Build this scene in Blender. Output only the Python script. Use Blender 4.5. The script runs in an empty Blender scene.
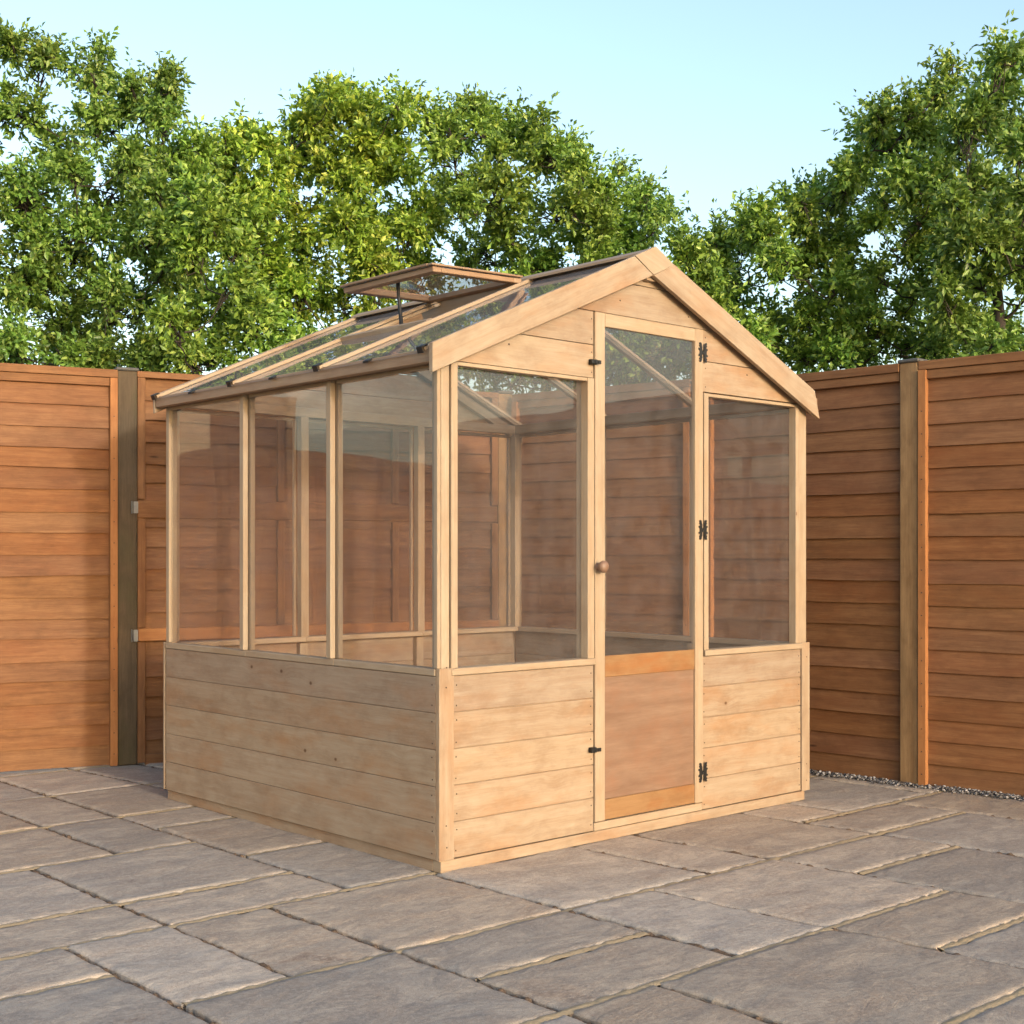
import bpy, math, random
import numpy as np
from mathutils import Vector, Matrix, noise as mnoise
random.seed(11)
rng = np.random.default_rng(5)
S = bpy.context.scene
COL = S.collection
R = math.radians

# ------------------------------------------------------------------ camera
CX, CY, CZ, YAW, FPX, HY = -2.69384, -3.30895, 1.0, .7375596, 1361.33, 554.67
sn, cs = math.sin(YAW), math.cos(YAW)
cam_d = bpy.data.cameras.new('camera')
cam = bpy.data.objects.new('camera', cam_d)
COL.objects.link(cam)
cam.location = (CX, CY, CZ)
cam.rotation_euler = (R(90), 0, -YAW)
cam_d.sensor_width = 36
cam_d.lens = 36 * FPX / 1024
cam_d.shift_y = (HY - 512) / 1024
cam_d.clip_end = 2000
cam_d.clip_start = .05
S.camera = cam


def site(px, d, z=0.0):
    """ground position of something seen at column px, d metres in front of the lens"""
    r = (px - 512) / FPX * d
    return Vector((CX + r * cs + d * sn, CY - r * sn + d * cs, z))


# ------------------------------------------------------------------ materials
class NT:
    def __init__(s, name):
        s.m = bpy.data.materials.new(name)
        s.m.use_nodes = True
        s.t = s.m.node_tree
        s.t.nodes.clear()
        s.out = s.n('ShaderNodeOutputMaterial')

    def n(s, typ, **kw):
        nd = s.t.nodes.new(typ)
        for k, v in kw.items():
            if k.startswith('i_'):
                key = k[2:]
                key = int(key) if key.isdigit() else key.replace('_', ' ')
                nd.inputs[key].default_value = v
            else:
                setattr(nd, k, v)
        return nd

    def l(s, a, b):
        s.t.links.new(a, b)

    def val(s, x, sock):
        if hasattr(x, 'is_linked'):
            s.l(x, sock)
        else:
            sock.default_value = x

    def math(s, op, a, b=0.0, c=None, clamp=False):
        nd = s.n('ShaderNodeMath', operation=op, use_clamp=clamp)
        s.val(a, nd.inputs[0]); s.val(b, nd.inputs[1])
        if c is not None:
            s.val(c, nd.inputs[2])
        return nd.outputs[0]

    def comb(s, x, y, z=0.0):
        nd = s.n('ShaderNodeCombineXYZ')
        s.val(x, nd.inputs[0]); s.val(y, nd.inputs[1]); s.val(z, nd.inputs[2])
        return nd.outputs[0]

    def noise(s, vec, scale=1.0, detail=4.0, rough=.55, dist=0.0):
        nd = s.n('ShaderNodeTexNoise', i_Scale=scale, i_Detail=detail, i_Roughness=rough, i_Distortion=dist)
        s.l(vec, nd.inputs['Vector'])
        return nd.outputs['Fac']

    def ramp(s, fac, stops):
        nd = s.n('ShaderNodeValToRGB')
        e = nd.color_ramp.elements
        while len(e) < len(stops):
            e.new(.5)
        for i, (p, c) in enumerate(stops):
            e[i].position = p
            e[i].color = (*c, 1) if len(c) == 3 else c
        s.val(fac, nd.inputs[0])
        return nd.outputs[0]

    def mix(s, fac, a, b, mode='MIX'):
        nd = s.n('ShaderNodeMix', data_type='RGBA', blend_type=mode)
        s.val(fac, nd.inputs[0])
        for x, i in ((a, 6), (b, 7)):
            if isinstance(x, tuple):
                nd.inputs[i].default_value = (*x, 1)
            else:
                s.l(x, nd.inputs[i])
        return nd.outputs[2]

    def mapr(s, v, a, b, c, d):
        nd = s.n('ShaderNodeMapRange', i_1=a, i_2=b, i_3=c, i_4=d)
        s.val(v, nd.inputs[0])
        return nd.outputs[0]

    def principled(s, color, rough=.6, height=None, bump=.1, dist=.01, spec=.4, metal=0.0):
        p = s.n('ShaderNodeBsdfPrincipled')
        if isinstance(color, tuple):
            p.inputs['Base Color'].default_value = (*color, 1)
        else:
            s.l(color, p.inputs['Base Color'])
        s.val(rough, p.inputs['Roughness'])
        p.inputs['Specular IOR Level'].default_value = spec
        p.inputs['Metallic'].default_value = metal
        if height is not None:
            b = s.n('ShaderNodeBump', i_Strength=bump, i_Distance=dist)
            s.l(height, b.inputs['Height'])
            s.l(b.outputs[0], p.inputs['Normal'])
        s.l(p.outputs[0], s.out.inputs[0])
        return p


def uvsplit(k):
    uv = k.n('ShaderNodeUVMap', uv_map='UVMap')
    sp = k.n('ShaderNodeSeparateXYZ')
    k.l(uv.outputs[0], sp.inputs[0])
    return sp.outputs[0], sp.outputs[1]


def wood(name, light, dark, knot, knots=.5, streak=.5, var=.16, stain=None, stain_amt=.3, rough=.6, grain=46, bump=.25, freq=2.2, mott=.45, mottc=None):
    mottc = mottc or tuple(a * .5 + b * .5 for a, b in zip(dark, knot))
    k = NT(name)
    u, v = uvsplit(k)
    rnd = k.n('ShaderNodeNewGeometry').outputs['Random Per Island']
    z = k.math('MULTIPLY', rnd, 37.0)
    low = k.noise(k.comb(k.math('MULTIPLY', u, 1.6), k.math('MULTIPLY', v, 7.0), z), 1, 3)
    vor = k.n('ShaderNodeTexVoronoi', i_Scale=1.0)
    k.l(k.comb(k.math('MULTIPLY', u, freq), k.math('MULTIPLY', v, 6.5), z), vor.inputs['Vector'])
    dist = vor.outputs['Distance']
    near = k.mapr(dist, .0, .34, 1.0, 0.0)
    # growth rings bend round the knots
    vv = k.math('ADD', v, k.math('MULTIPLY', near, .016))
    vv = k.math('ADD', vv, k.math('MULTIPLY', low, .022))
    g = k.noise(k.comb(k.math('MULTIPLY', u, 2.4), k.math('MULTIPLY', vv, grain), z), 1, 3, .6)
    fine = k.noise(k.comb(k.math('MULTIPLY', u, 14), k.math('MULTIPLY', vv, grain * 5), z), 1, 3, .7)
    gg = k.math('ADD', k.math('MULTIPLY', g, .58), k.math('MULTIPLY', fine, .42))
    col = k.mix(k.mapr(gg, .36, .64, streak, 0.0), light, dark)
    if stain:
        st = k.noise(k.comb(k.math('MULTIPLY', u, 3.3), k.math('MULTIPLY', v, 9.0), k.math('ADD', z, 9.0)), 1, 4, .6)
        col = k.mix(k.mapr(st, .48, .72, 0.0, stain_amt), col, stain)
    mo = k.noise(k.comb(k.math('MULTIPLY', u, 9.0), k.math('MULTIPLY', v, 16.0), z), 1, 4, .65)
    col = k.mix(k.mapr(mo, .46, .72, 0.0, mott), col, mottc)
    col = k.mix(k.mapr(mo, .22, .42, mott * .6, 0.0), col, light)
    kn = k.mapr(dist, .030, .052, knots, 0.0)
    halo = k.mapr(dist, .05, .17, knots * .42, 0.0)
    col = k.mix(halo, col, dark)
    col = k.mix(kn, col, knot)
    hv = k.n('ShaderNodeHueSaturation')
    k.l(k.mapr(rnd, 0, 1, 1 - var, 1 + var), hv.inputs['Value'])
    k.l(k.mapr(k.math('FRACT', k.math('MULTIPLY', rnd, 7.31)), 0, 1, .96, 1.06), hv.inputs['Saturation'])
    k.l(k.mapr(k.math('FRACT', k.math('MULTIPLY', rnd, 13.7)), 0, 1, .498, .503), hv.inputs['Hue'])
    k.l(col, hv.inputs['Color'])
    k.principled(hv.outputs[0], rough, gg, bump, .002, .35)
    return k.m


M = {}
M['wood'] = wood('pale_timber', (.352, .274, .200), (.262, .172, .110), (.10, .045, .022), .85, .75, .07, (.31, .165, .085), .7, freq=5.0, mott=.42)
M['bead'] = wood('planed_timber', (.365, .287, .210), (.285, .198, .130), (.12, .05, .028), .8, .75, .08, (.31, .19, .105), .45, freq=5.0, mott=.3)
M['eave'] = wood('eave_timber', (.33, .225, .150), (.235, .14, .085), (.09, .04, .02), .9, .8, .06, (.24, .115, .06), .5, freq=3.2)
M['orange'] = wood('orange_timber', (.27, .150, .070), (.20, .098, .042), (.12, .04, .01), .6, .7, .08, (.26, .07, .012), .75)
M['ply'] = wood('plywood', (.245, .150, .103), (.175, .098, .064), (.3, .12, .06), .0, .9, .04, (.165, .09, .058), .75, grain=30, mott=.5)
M['fence'] = wood('fence_timber', (.245, .116, .051), (.150, .064, .027), (.05, .02, .009), .9, .95, .08, (.175, .065, .025), .6, rough=.8, bump=.8, freq=1.5)
M['batten'] = wood('fence_batten_timber', (.36, .155, .058), (.25, .09, .03), (.08, .03, .01), .7, .7, .12, (.22, .07, .02), .4, rough=.75)
M['post'] = wood('weathered_post_timber', (.30, .180, .088), (.18, .098, .045), (.06, .03, .012), .8, .8, .12, (.16, .10, .05), .6, rough=.8, bump=.5, freq=2.6)
M['shadepost'] = wood('shaded_weathered_post_timber', (.105, .074, .046), (.055, .038, .024), (.025, .015, .008), .8, .8, .1, (.06, .055, .025), .7, rough=.85, bump=.5, freq=2.6)  # weathered timber, darkened further with the greenhouse shadow painted into its colour


def simple(name, col, rough=.5, metal=0.0, ns=60, amt=.25, bump=.2):
    k = NT(name)
    tc = k.n('ShaderNodeTexCoord').outputs['Object']
    f = k.noise(tc, ns, 4)
    c = k.mix(k.mapr(f, .3, .7, 0, amt), col, tuple(x * .45 for x in col))
    k.principled(c, rough, f, bump, .002, .5, metal)
    return k.m


M['black'] = simple('black_iron', (.006, .006, .007), .55)
M['nail'] = simple('nail_head', (.06, .035, .025), .5, .3)
M['zinc'] = simple('galvanised_steel', (.20, .205, .215), .5, .3)
M['cap'] = simple('lead_grey_cap', (.09, .085, .08), .7)
M['knob'] = simple('turned_knob_timber', (.21, .125, .085), .45, ns=25)


def glass_mat(name='clear_styrene_sheet', d0=.008, d1=.036):
    k = NT(name)
    tc = k.n('ShaderNodeTexCoord').outputs['Object']
    mp = k.n('ShaderNodeMapping')
    mp.inputs['Scale'].default_value = (1.5, 1.5, .9)
    k.l(tc, mp.inputs[0])
    wav = k.noise(mp.outputs[0], 1.0, 1.5, .4)
    haze = k.noise(tc, 9, 5, .65)  # milky plastic, plus reflected sky haze painted in as diffuse
    b = k.n('ShaderNodeBump', i_Strength=.5, i_Distance=.02)
    k.l(wav, b.inputs['Height'])
    tr = k.n('ShaderNodeBsdfTransparent')
    tr.inputs[0].default_value = (.955, .945, .94, 1)
    gl = k.n('ShaderNodeBsdfGlossy', i_Roughness=.015)
    k.l(b.outputs[0], gl.inputs['Normal'])
    lw = k.n('ShaderNodeLayerWeight', i_Blend=.5)
    k.l(b.outputs[0], lw.inputs['Normal'])
    f5 = k.math('POWER', lw.outputs['Facing'], 5.0)
    fr = k.math('ADD', k.math('MULTIPLY', f5, .85), .038, clamp=True)
    df = k.n('ShaderNodeBsdfDiffuse')
    df.inputs[0].default_value = (.66, .66, .70, 1)
    m1 = k.n('ShaderNodeMixShader')
    k.l(k.mapr(haze, .3, .75, d0, d1), m1.inputs[0])
    k.l(tr.outputs[0], m1.inputs[1]); k.l(df.outputs[0], m1.inputs[2])
    m2 = k.n('ShaderNodeMixShader')
    k.l(fr, m2.inputs[0])
    k.l(m1.outputs[0], m2.inputs[1]); k.l(gl.outputs[0], m2.inputs[2])
    k.l(m2.outputs[0], k.out.inputs[0])
    return k.m


M['glass'] = glass_mat()
M['roofglass'] = glass_mat('sky_haze_styrene_sheet', .11, .24)  # stronger pale diffuse stands in for sky reflected by the roof panes


def slab_mat():
    k = NT('riven_sandstone_paving')
    geo = k.n('ShaderNodeNewGeometry')
    rnd = geo.outputs['Random Per Island']
    pos = geo.outputs['Position']
    off = k.n('ShaderNodeVectorMath', operation='ADD')
    k.l(pos, off.inputs[0])
    k.l(k.comb(k.math('MULTIPLY', rnd, 31), k.math('MULTIPLY', rnd, 17), 0), off.inputs[1])
    p = off.outputs[0]
    sp = k.n('ShaderNodeSeparateXYZ'); k.l(p, sp.inputs[0])
    layer = k.noise(k.comb(k.math('MULTIPLY', sp.outputs[0], 1.0), k.math('MULTIPLY', sp.outputs[1], 1.9)), 3.4, 6, .62, .9)
    mott = k.noise(p, 14, 6, .7, .4)
    fine = k.noise(p, 75, 6, .75, .6)
    grit = k.noise(p, 420, 2, .6)
    col = k.ramp(layer, [(.28, (.23, .17, .135)), (.40, (.41, .325, .255)), (.48, (.345, .285, .235)), (.56, (.48, .395, .315)), (.66, (.37, .305, .25)), (.78, (.42, .36, .30))])
    col = k.mix(k.mapr(mott, .42, .66, 0, .7), col, (.28, .232, .20))
    col = k.mix(k.mapr(mott, .2, .42, .45, 0), col, (.28, .185, .145))
    col = k.mix(k.mapr(fine, .46, .62, .0, .6), col, (.52, .44, .36))
    col = k.mix(k.mapr(grit, .52, .66, .0, .6), col, (.13, .10, .085))
    hv = k.n('ShaderNodeHueSaturation')
    k.l(k.mapr(rnd, 0, 1, .86, 1.20), hv.inputs['Value'])
    k.l(k.mapr(k.math('FRACT', k.math('MULTIPLY', rnd, 5.7)), 0, 1, .75, 1.15), hv.inputs['Saturation'])
    k.l(col, hv.inputs['Color'])
    # riven steps: terraces of a warped noise
    w = k.noise(k.comb(k.math('MULTIPLY', sp.outputs[0], .8), k.math('MULTIPLY', sp.outputs[1], 1.6)), 4.2, 7, .6, 1.3)
    t = k.math('MULTIPLY', w, 11.0)
    ter = k.math('ADD', k.math('FLOOR', t), k.math('POWER', k.math('FRACT', t), 5.0))
    h = k.math('ADD', k.math('MULTIPLY', ter, .09), k.math('MULTIPLY', mott, .55))
    h = k.math('ADD', h, k.math('MULTIPLY', fine, .3))
    h = k.math('ADD', h, k.math('MULTIPLY', grit, .14))
    k.principled(hv.outputs[0], .78, h, .62, .011, .3)
    return k.m


M['slab'] = slab_mat()


def gritty(name, a, b, sc=150, bump=.7, rough=.9):
    k = NT(name)
    pos = k.n('ShaderNodeNewGeometry').outputs['Position']
    f = k.noise(pos, sc, 5, .7)
    g = k.noise(pos, 6, 3)
    c = k.mix(k.mapr(f, .35, .65, 0, 1), a, b)
    c = k.mix(k.mapr(g, .4, .7, 0, .5), c, tuple(x * .7 for x in a))
    k.principled(c, rough, f, bump, .006, .2)
    return k.m


M['mortar'] = gritty('sandy_mortar', (.45, .345, .22), (.32, .25, .165), 90)
M['bedding'] = gritty('dark_bedding', (.055, .042, .032), (.14, .105, .08), 90)
M['crumb'] = gritty('crumbling_mortar', (.22, .15, .105), (.06, .042, .03), 160)
M['grass'] = gritty('rough_grass', (.045, .075, .02), (.08, .10, .035), 8)


def stone_mat():
    k = NT('gravel_stone')
    rnd = k.n('ShaderNodeNewGeometry').outputs['Random Per Island']
    c = k.ramp(rnd, [(0, (.05, .045, .045)), (.4, (.13, .115, .11)), (.75, (.26, .24, .235)), (1, (.48, .46, .46))])
    k.principled(c, .7)
    return k.m


M['stone'] = stone_mat()


def leaf_mat(name, stops, trans=.28):
    stops = [(a, tuple(x * g for x, g in zip(c, (1.95, 2.0, 2.3)))) for a, c in stops]
    k = NT(name)
    rnd = k.n('ShaderNodeNewGeometry').outputs['Random Per Island']
    pos = k.n('ShaderNodeNewGeometry').outputs['Position']
    c = k.ramp(rnd, stops)
    big = k.noise(pos, 1.1, 2)
    hv = k.n('ShaderNodeHueSaturation')
    k.l(k.mapr(big, .3, .7, .485, .512), hv.inputs['Hue'])
    k.l(k.mapr(big, .3, .7, .85, 1.15), hv.inputs['Value'])
    k.l(c, hv.inputs['Color'])
    p = k.n('ShaderNodeBsdfPrincipled')
    k.l(hv.outputs[0], p.inputs['Base Color'])
    p.inputs['Roughness'].default_value = .42
    p.inputs['Specular IOR Level'].default_value = .5
    tl = k.n('ShaderNodeBsdfTranslucent')
    k.l(k.mix(.5, hv.outputs[0], (.20, .26, .02)), tl.inputs[0])
    m = k.n('ShaderNodeMixShader')
    m.inputs[0].default_value = trans
    k.l(p.outputs[0], m.inputs[1]); k.l(tl.outputs[0], m.inputs[2])
    k.l(m.outputs[0], k.out.inputs[0])
    return k.m


M['leaf_dark'] = leaf_mat('deep_green_leaves', [(0, (.040, .075, .012)), (.5, (.085, .150, .022)), (.85, (.140, .205, .035)), (1, (.20, .25, .06))])
M['leaf_yellow'] = leaf_mat('yellow_green_leaves', [(0, (.050, .092, .012)), (.4, (.115, .185, .018)), (.8, (.20, .27, .03)), (1, (.28, .31, .05))])
M['leaf_mid'] = leaf_mat('mid_green_leaves', [(0, (.042, .080, .013)), (.5, (.095, .165, .020)), (.85, (.165, .24, .035)), (1, (.23, .29, .055))])


def bark_mat():
    k = NT('bark')
    tc = k.n('ShaderNodeTexCoord').outputs['Object']
    mp = k.n('ShaderNodeMapping'); mp.inputs['Scale'].default_value = (9, 9, 2.5)
    k.l(tc, mp.inputs[0])
    f = k.noise(mp.outputs[0], 3, 5, .65)
    c = k.mix(f, (.02, .016, .013), (.07, .056, .045))
    k.principled(c, .9, f, .8, .02)
    return k.m


M['bark'] = bark_mat()

# ------------------------------------------------------------------ object helpers
WORLD = {}


def tag(o, label=None, cat=None, group=None, kind=None):
    if label: o['label'] = label
    if cat: o['category'] = cat
    if group: o['group'] = group
    if kind: o['kind'] = kind
    return o


def thing(name, loc, label, cat, group=None):
    o = bpy.data.objects.new(name, None)
    o.empty_display_size = .1
    COL.objects.link(o)
    o.location = loc
    WORLD[o.name] = Vector(loc)
    return tag(o, label, cat, group)


def link_mesh(name, me, mats, parent, origin):
    for m in mats:
        me.materials.append(m)
    o = bpy.data.objects.new(name, me)
    COL.objects.link(o)
    WORLD[o.name] = Vector(origin)
    if parent is not None:
        o.parent = parent
        o.location = Vector(origin) - WORLD[parent.name]
    else:
        o.location = origin
    return o


class MB:
    """collects boxes, prisms and tubes in world metres; the grain runs along U of the UV map"""

    def __init__(s):
        s.v = []; s.f = []; s.uv = []; s.mi = []; s.sm = []

    def add(s, verts, faces, uvs, mi=0, smooth=False):
        b = len(s.v)
        s.v += [tuple(p) for p in verts]
        for fc, uu in zip(faces, uvs):
            s.f.append([b + i for i in fc]); s.uv += uu; s.mi.append(mi); s.sm.append(smooth)

    def hexa(s, P, g=0, mi=0):
        """P: 8 corners indexed by 4x+2y+z; g: grain axis"""
        P = [Vector(p) for p in P]
        ax = [P[4] - P[0], P[2] - P[0], P[1] - P[0]]
        o = P[0]
        un = [a.normalized() if a.length > 1e-9 else a for a in ax]
        ru, rv = random.random() * 40, random.random() * 40
        faces = [[0, 1, 3, 2], [4, 6, 7, 5], [0, 4, 5, 1], [2, 3, 7, 6], [0, 2, 6, 4], [1, 5, 7, 3]]
        if ax[0].cross(ax[1]).dot(ax[2]) < 0:
            faces = [f[::-1] for f in faces]
        nrm = [0, 0, 1, 1, 2, 2]
        uvs = []
        for f, na in zip(faces, nrm):
            oth = [a for a in range(3) if a != na]
            if g in oth:
                a1 = g; a2 = [a for a in oth if a != g][0]
            else:
                a1, a2 = oth
            q = []
            for i in f:
                d = P[i] - o
                a = d.dot(un[a1]); b = d.dot(un[a2])
                if na == g:
                    a *= .15
                q.append((a + ru, b + rv + na * .31))
            uvs.append(q)
        s.add(P, faces, uvs, mi)

    def box(s, x0, x1, y0, y1, z0, z1, g=None, mi=0):
        if g is None:
            d = [abs(x1 - x0), abs(y1 - y0), abs(z1 - z0)]
            g = d.index(max(d))
        P = [(x, y, z) for x in (x0, x1) for y in (y0, y1) for z in (z0, z1)]
        s.hexa(P, g, mi)

    def fbox(s, O, U, V, W, u0, u1, v0, v1, w0, w1, g=0, mi=0):
        """box in a frame"""
        P = [O + U * u + V * v + W * w for u in (u0, u1) for v in (v0, v1) for w in (w0, w1)]
        s.hexa(P, g, mi)

    def prism(s, poly, O, U, V, N, t0, t1, gdir=(1, 0), mi=0):
        """polygon (u,v) in the frame O,U,V extruded along N from t0 to t1"""
        n = len(poly)
        A = [O + U * a + V * b + N * t0 for a, b in poly]
        B = [O + U * a + V * b + N * t1 for a, b in poly]
        ru, rv = random.random() * 40, random.random() * 40
        gl = math.hypot(*gdir); gx, gy = gdir[0] / gl, gdir[1] / gl
        q = [(a * gx + b * gy + ru, -a * gy + b * gx + rv) for a, b in poly]
        faces = [list(range(n))[::-1], [n + i for i in range(n)]]
        uvs = [q[::-1], q[:]]
        area = sum(poly[i][0] * poly[(i + 1) % n][1] - poly[(i + 1) % n][0] * poly[i][1] for i in range(n))
        flip = (area < 0) != (U.cross(V).dot(N) * (t1 - t0) < 0)
        for i in range(n):
            j = (i + 1) % n
            faces.append([i, j, n + j, n + i])
            uvs.append([q[i], q[j], (q[j][0], q[j][1] + .02), (q[i][0], q[i][1] + .02)])
        if flip:
            faces = [f[::-1] for f in faces]; uvs = [u[::-1] for u in uvs]
        s.add(A + B, faces, uvs, mi)

    def tube(s, pts, rad, sides=6, mi=0, smooth=True):
        pts = [Vector(p) for p in pts]
        vs = []
        ref = Vector((.31, .77, .2)).normalized()
        for i, p in enumerate(pts):
            d = (pts[min(i + 1, len(pts) - 1)] - pts[max(i - 1, 0)]).normalized()
            a = d.cross(ref)
            a = a.normalized() if a.length > 1e-4 else Vector((1, 0, 0))
            b = d.cross(a)
            for k in range(sides):
                t = 2 * math.pi * k / sides
                vs.append(p + (a * math.cos(t) + b * math.sin(t)) * rad[i])
        fs, uv = [], []
        for i in range(len(pts) - 1):
            for k in range(sides):
                k2 = (k + 1) % sides
                fs.append([i * sides + k, i * sides + k2, (i + 1) * sides + k2, (i + 1) * sides + k])
                uv.append([(i * .2, k * .05), (i * .2, k * .05 + .05), (i * .2 + .2, k * .05 + .05), (i * .2 + .2, k * .05)])
        fs.append(list(range(sides))); uv.append([(0, 0)] * sides)
        fs.append([(len(pts) - 1) * sides + k for k in range(sides)][::-1]); uv.append([(0, 0)] * sides)
        s.add(vs, fs, uv, mi, smooth)

    def build(s, name, mats, parent=None, bevel=.0012, center=None):
        if not isinstance(mats, (list, tuple)):
            mats = [mats]
        A = np.array(s.v, dtype=float)
        lo, hi = A.min(0), A.max(0)
        o = Vector(((lo[0] + hi[0]) / 2, (lo[1] + hi[1]) / 2, lo[2])) if center is None else Vector(center)
        me = bpy.data.meshes.new(name)
        me.from_pydata([tuple(p) for p in (A - np.array(o))], [], s.f)
        uvl = me.uv_layers.new(name='UVMap')
        uvl.data.foreach_set('uv', np.array(s.uv, dtype=np.float32).ravel())
        me.polygons.foreach_set('material_index', s.mi)
        me.polygons.foreach_set('use_smooth', s.sm)
        me.update()
        ob = link_mesh(name, me, mats, parent, o)
        if bevel:
            b = ob.modifiers.new('edge', 'BEVEL')
            b.width = bevel; b.segments = 1; b.limit_method = 'ANGLE'; b.angle_limit = R(40)
        return ob


X3, Y3, Z3 = Vector((1, 0, 0)), Vector((0, 1, 0)), Vector((0, 0, 1))

# ------------------------------------------------------------------ patio
XI = {-4: -1.205, -3: -.905, -2: -.60, -1: -.31, 0: .0}
XA = lambda i: XI.get(i, .305 * i + .02 if i > 0 else -1.205 + .302 * (i + 4))
XK = lambda i: .085 if i > 0 else (.012 if i == 0 else 0.0)
YA = lambda j: -.57 + .303 * j
def PT(i, j):
    y = YA(j)
    return (XA(i) - XK(i) * (y + .3), y)

rects = [(0, 2, 0, 2), (2, 3, 0, 2), (3, 5, 0, 2), (5, 6, 1, 2), (5, 7, 0, 1), (6, 8, 1, 3), (5, 7, -2, 0), (7, 9, -2, 1), (3, 5, -1, 0), (3, 5, -3, -1),
         (0, 1, -2, 0), (1, 3, -2, 0), (-2, 0, -1, 0), (-2, 0, -2, -1), (1, 3, -3, -2), (1, 3, -5, -3), (-1, 1, -4, -2), (-2, -1, -4, -2), (-1, 1, -6, -4),
         (-4, -2, -2, 0), (-4, -3, 0, 2), (-3, -2, 0, 2), (-2, 0, 0, 2), (-3, -1, 2, 3), (-3, -1, 3, 5), (-1, 1, 2, 4), (-1, 1, 4, 6), (-1, 1, 6, 7),
         (-1, 1, 7, 9), (-1, 1, 9, 11), (-2, -1, 5, 7), (-2, -1, 7, 9), (-2, -1, 9, 11), (-4, -2, 5, 7), (-5, -3, 3, 5), (-5, -3, 2, 3), (-6, -4, 1, 2),
         (-6, -4, -1, 1), (3, 5, -5, -3)]
I0, I1, J0, J1 = -12, 12, -14, 14
occ = {}
for rc in rects:
    for i in range(rc[0], rc[1]):
        for j in range(rc[2], rc[3]):
            occ[(i, j)] = rc
rg = random.Random(4)
for j in range(J0, J1):
    for i in range(I0, I1):
        if (i, j) in occ: continue
        opts = [(2, 2), (2, 1), (1, 2), (2, 3), (1, 1)]
        wts = [5, 3, 3, 2, 1]
        for _ in range(12):
            w, h = rg.choices(opts, wts)[0]
            cells = [(a, b) for a in range(i, i + w) for b in range(j, j + h)]
            if all(c not in occ and c[0] < I1 and c[1] < J1 for c in cells): break
        else:
            w, h = 1, 1; cells = [(i, j)]
        rc = (i, i + w, j, j + h)
        for c in cells: occ[c] = rc
slabs = sorted(set(occ.values()))


def build_patio():
    V, F, sm = [], [], []
    G = .0065
    for rc in slabs:
        c = [PT(rc[0], rc[2]), PT(rc[1], rc[2]), PT(rc[1], rc[3]), PT(rc[0], rc[3])]
        mx, my = sum(p[0] for p in c) / 4, sum(p[1] for p in c) / 4
        dx, dy = mx - CX, my - CY
        dep = dx * sn + dy * cs; rr = dx * cs - dy * sn
        vis = dep > 1.6 and abs(rr) < .42 * dep + .6
        res = .014 if vis and dep < 4.2 else (.022 if vis else .15)
        w = math.dist(c[0], c[1]); h = math.dist(c[0], c[3])
        nx, ny = max(2, int(w / res)), max(2, int(h / res))
        sd = rg.random() * 50
        tz = rg.uniform(-.0018, .0018); tx = rg.uniform(-.002, .002); ty = rg.uniform(-.002, .002)
        b = len(V)
        for iy in range(ny + 1):
            for ix in range(nx + 1):
                s_, t_ = ix / nx, iy / ny
                # concentrate a row of vertices right at the edge for the chipped arris
                s2 = s_; t2 = t_
                px = (1 - t2) * ((1 - s2) * c[0][0] + s2 * c[1][0]) + t2 * ((1 - s2) * c[3][0] + s2 * c[2][0])
                py = (1 - t2) * ((1 - s2) * c[0][1] + s2 * c[1][1]) + t2 * ((1 - s2) * c[3][1] + s2 * c[2][1])
                ex = min(s_, 1 - s_) * w; ey = min(t_, 1 - t_) * h
                e = min(ex, ey)
                n1 = mnoise.noise(Vector((px * 23 + sd, py * 23, 1.7)))
                n2 = mnoise.noise(Vector((px * 60, py * 60, sd)))
                z = .0035 * mnoise.fractal(Vector((px * 4 + sd, py * 7, sd)), .9, 2.1, 4) + tz + tx * (s_ - .5) + ty * (t_ - .5)
                # pull the edge in by the joint width with a ragged line
                gx = G + .0025 + .0045 * n1 + .003 * n2
                if ix == 0: px += gx
                if ix == nx: px -= gx
                gy = G + .0015 + .0030 * n2 + .0015 * n1
                if iy == 0: py += gy
                if iy == ny: py -= gy
                if e < .0001: z -= .006 + .003 * n1
                elif e < .02: z -= max(0.0, .0015 + .004 * n1)
                V.append((px, py, z))
        for iy in range(ny):
            for ix in range(nx):
                a = b + iy * (nx + 1) + ix
                F.append((a, a + 1, a + nx + 2, a + nx + 1)); sm.append(True)
        # skirt
        ring = [b + k for k in range(nx + 1)] + [b + iy * (nx + 1) + nx for iy in range(1, ny + 1)] + \
               [b + ny * (nx + 1) + k for k in range(nx - 1, -1, -1)] + [b + iy * (nx + 1) for iy in range(ny - 1, 0, -1)]
        b2 = len(V)
        for q in ring: V.append((V[q][0], V[q][1], -.04))
        nR = len(ring)
        for k in range(nR):
            k2 = (k + 1) % nR
            F.append((ring[k2], ring[k], b2 + k, b2 + k2)); sm.append(False)
    me = bpy.data.meshes.new('patio')
    me.from_pydata(V, [], F)
    me.polygons.foreach_set('use_smooth', sm)
    me.update()
    return tag(link_mesh('patio', me, [M['slab']], None, (0, 0, 0)), 'weathered grey brown riven stone paving slabs', None, None, 'structure')


build_patio()


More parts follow.
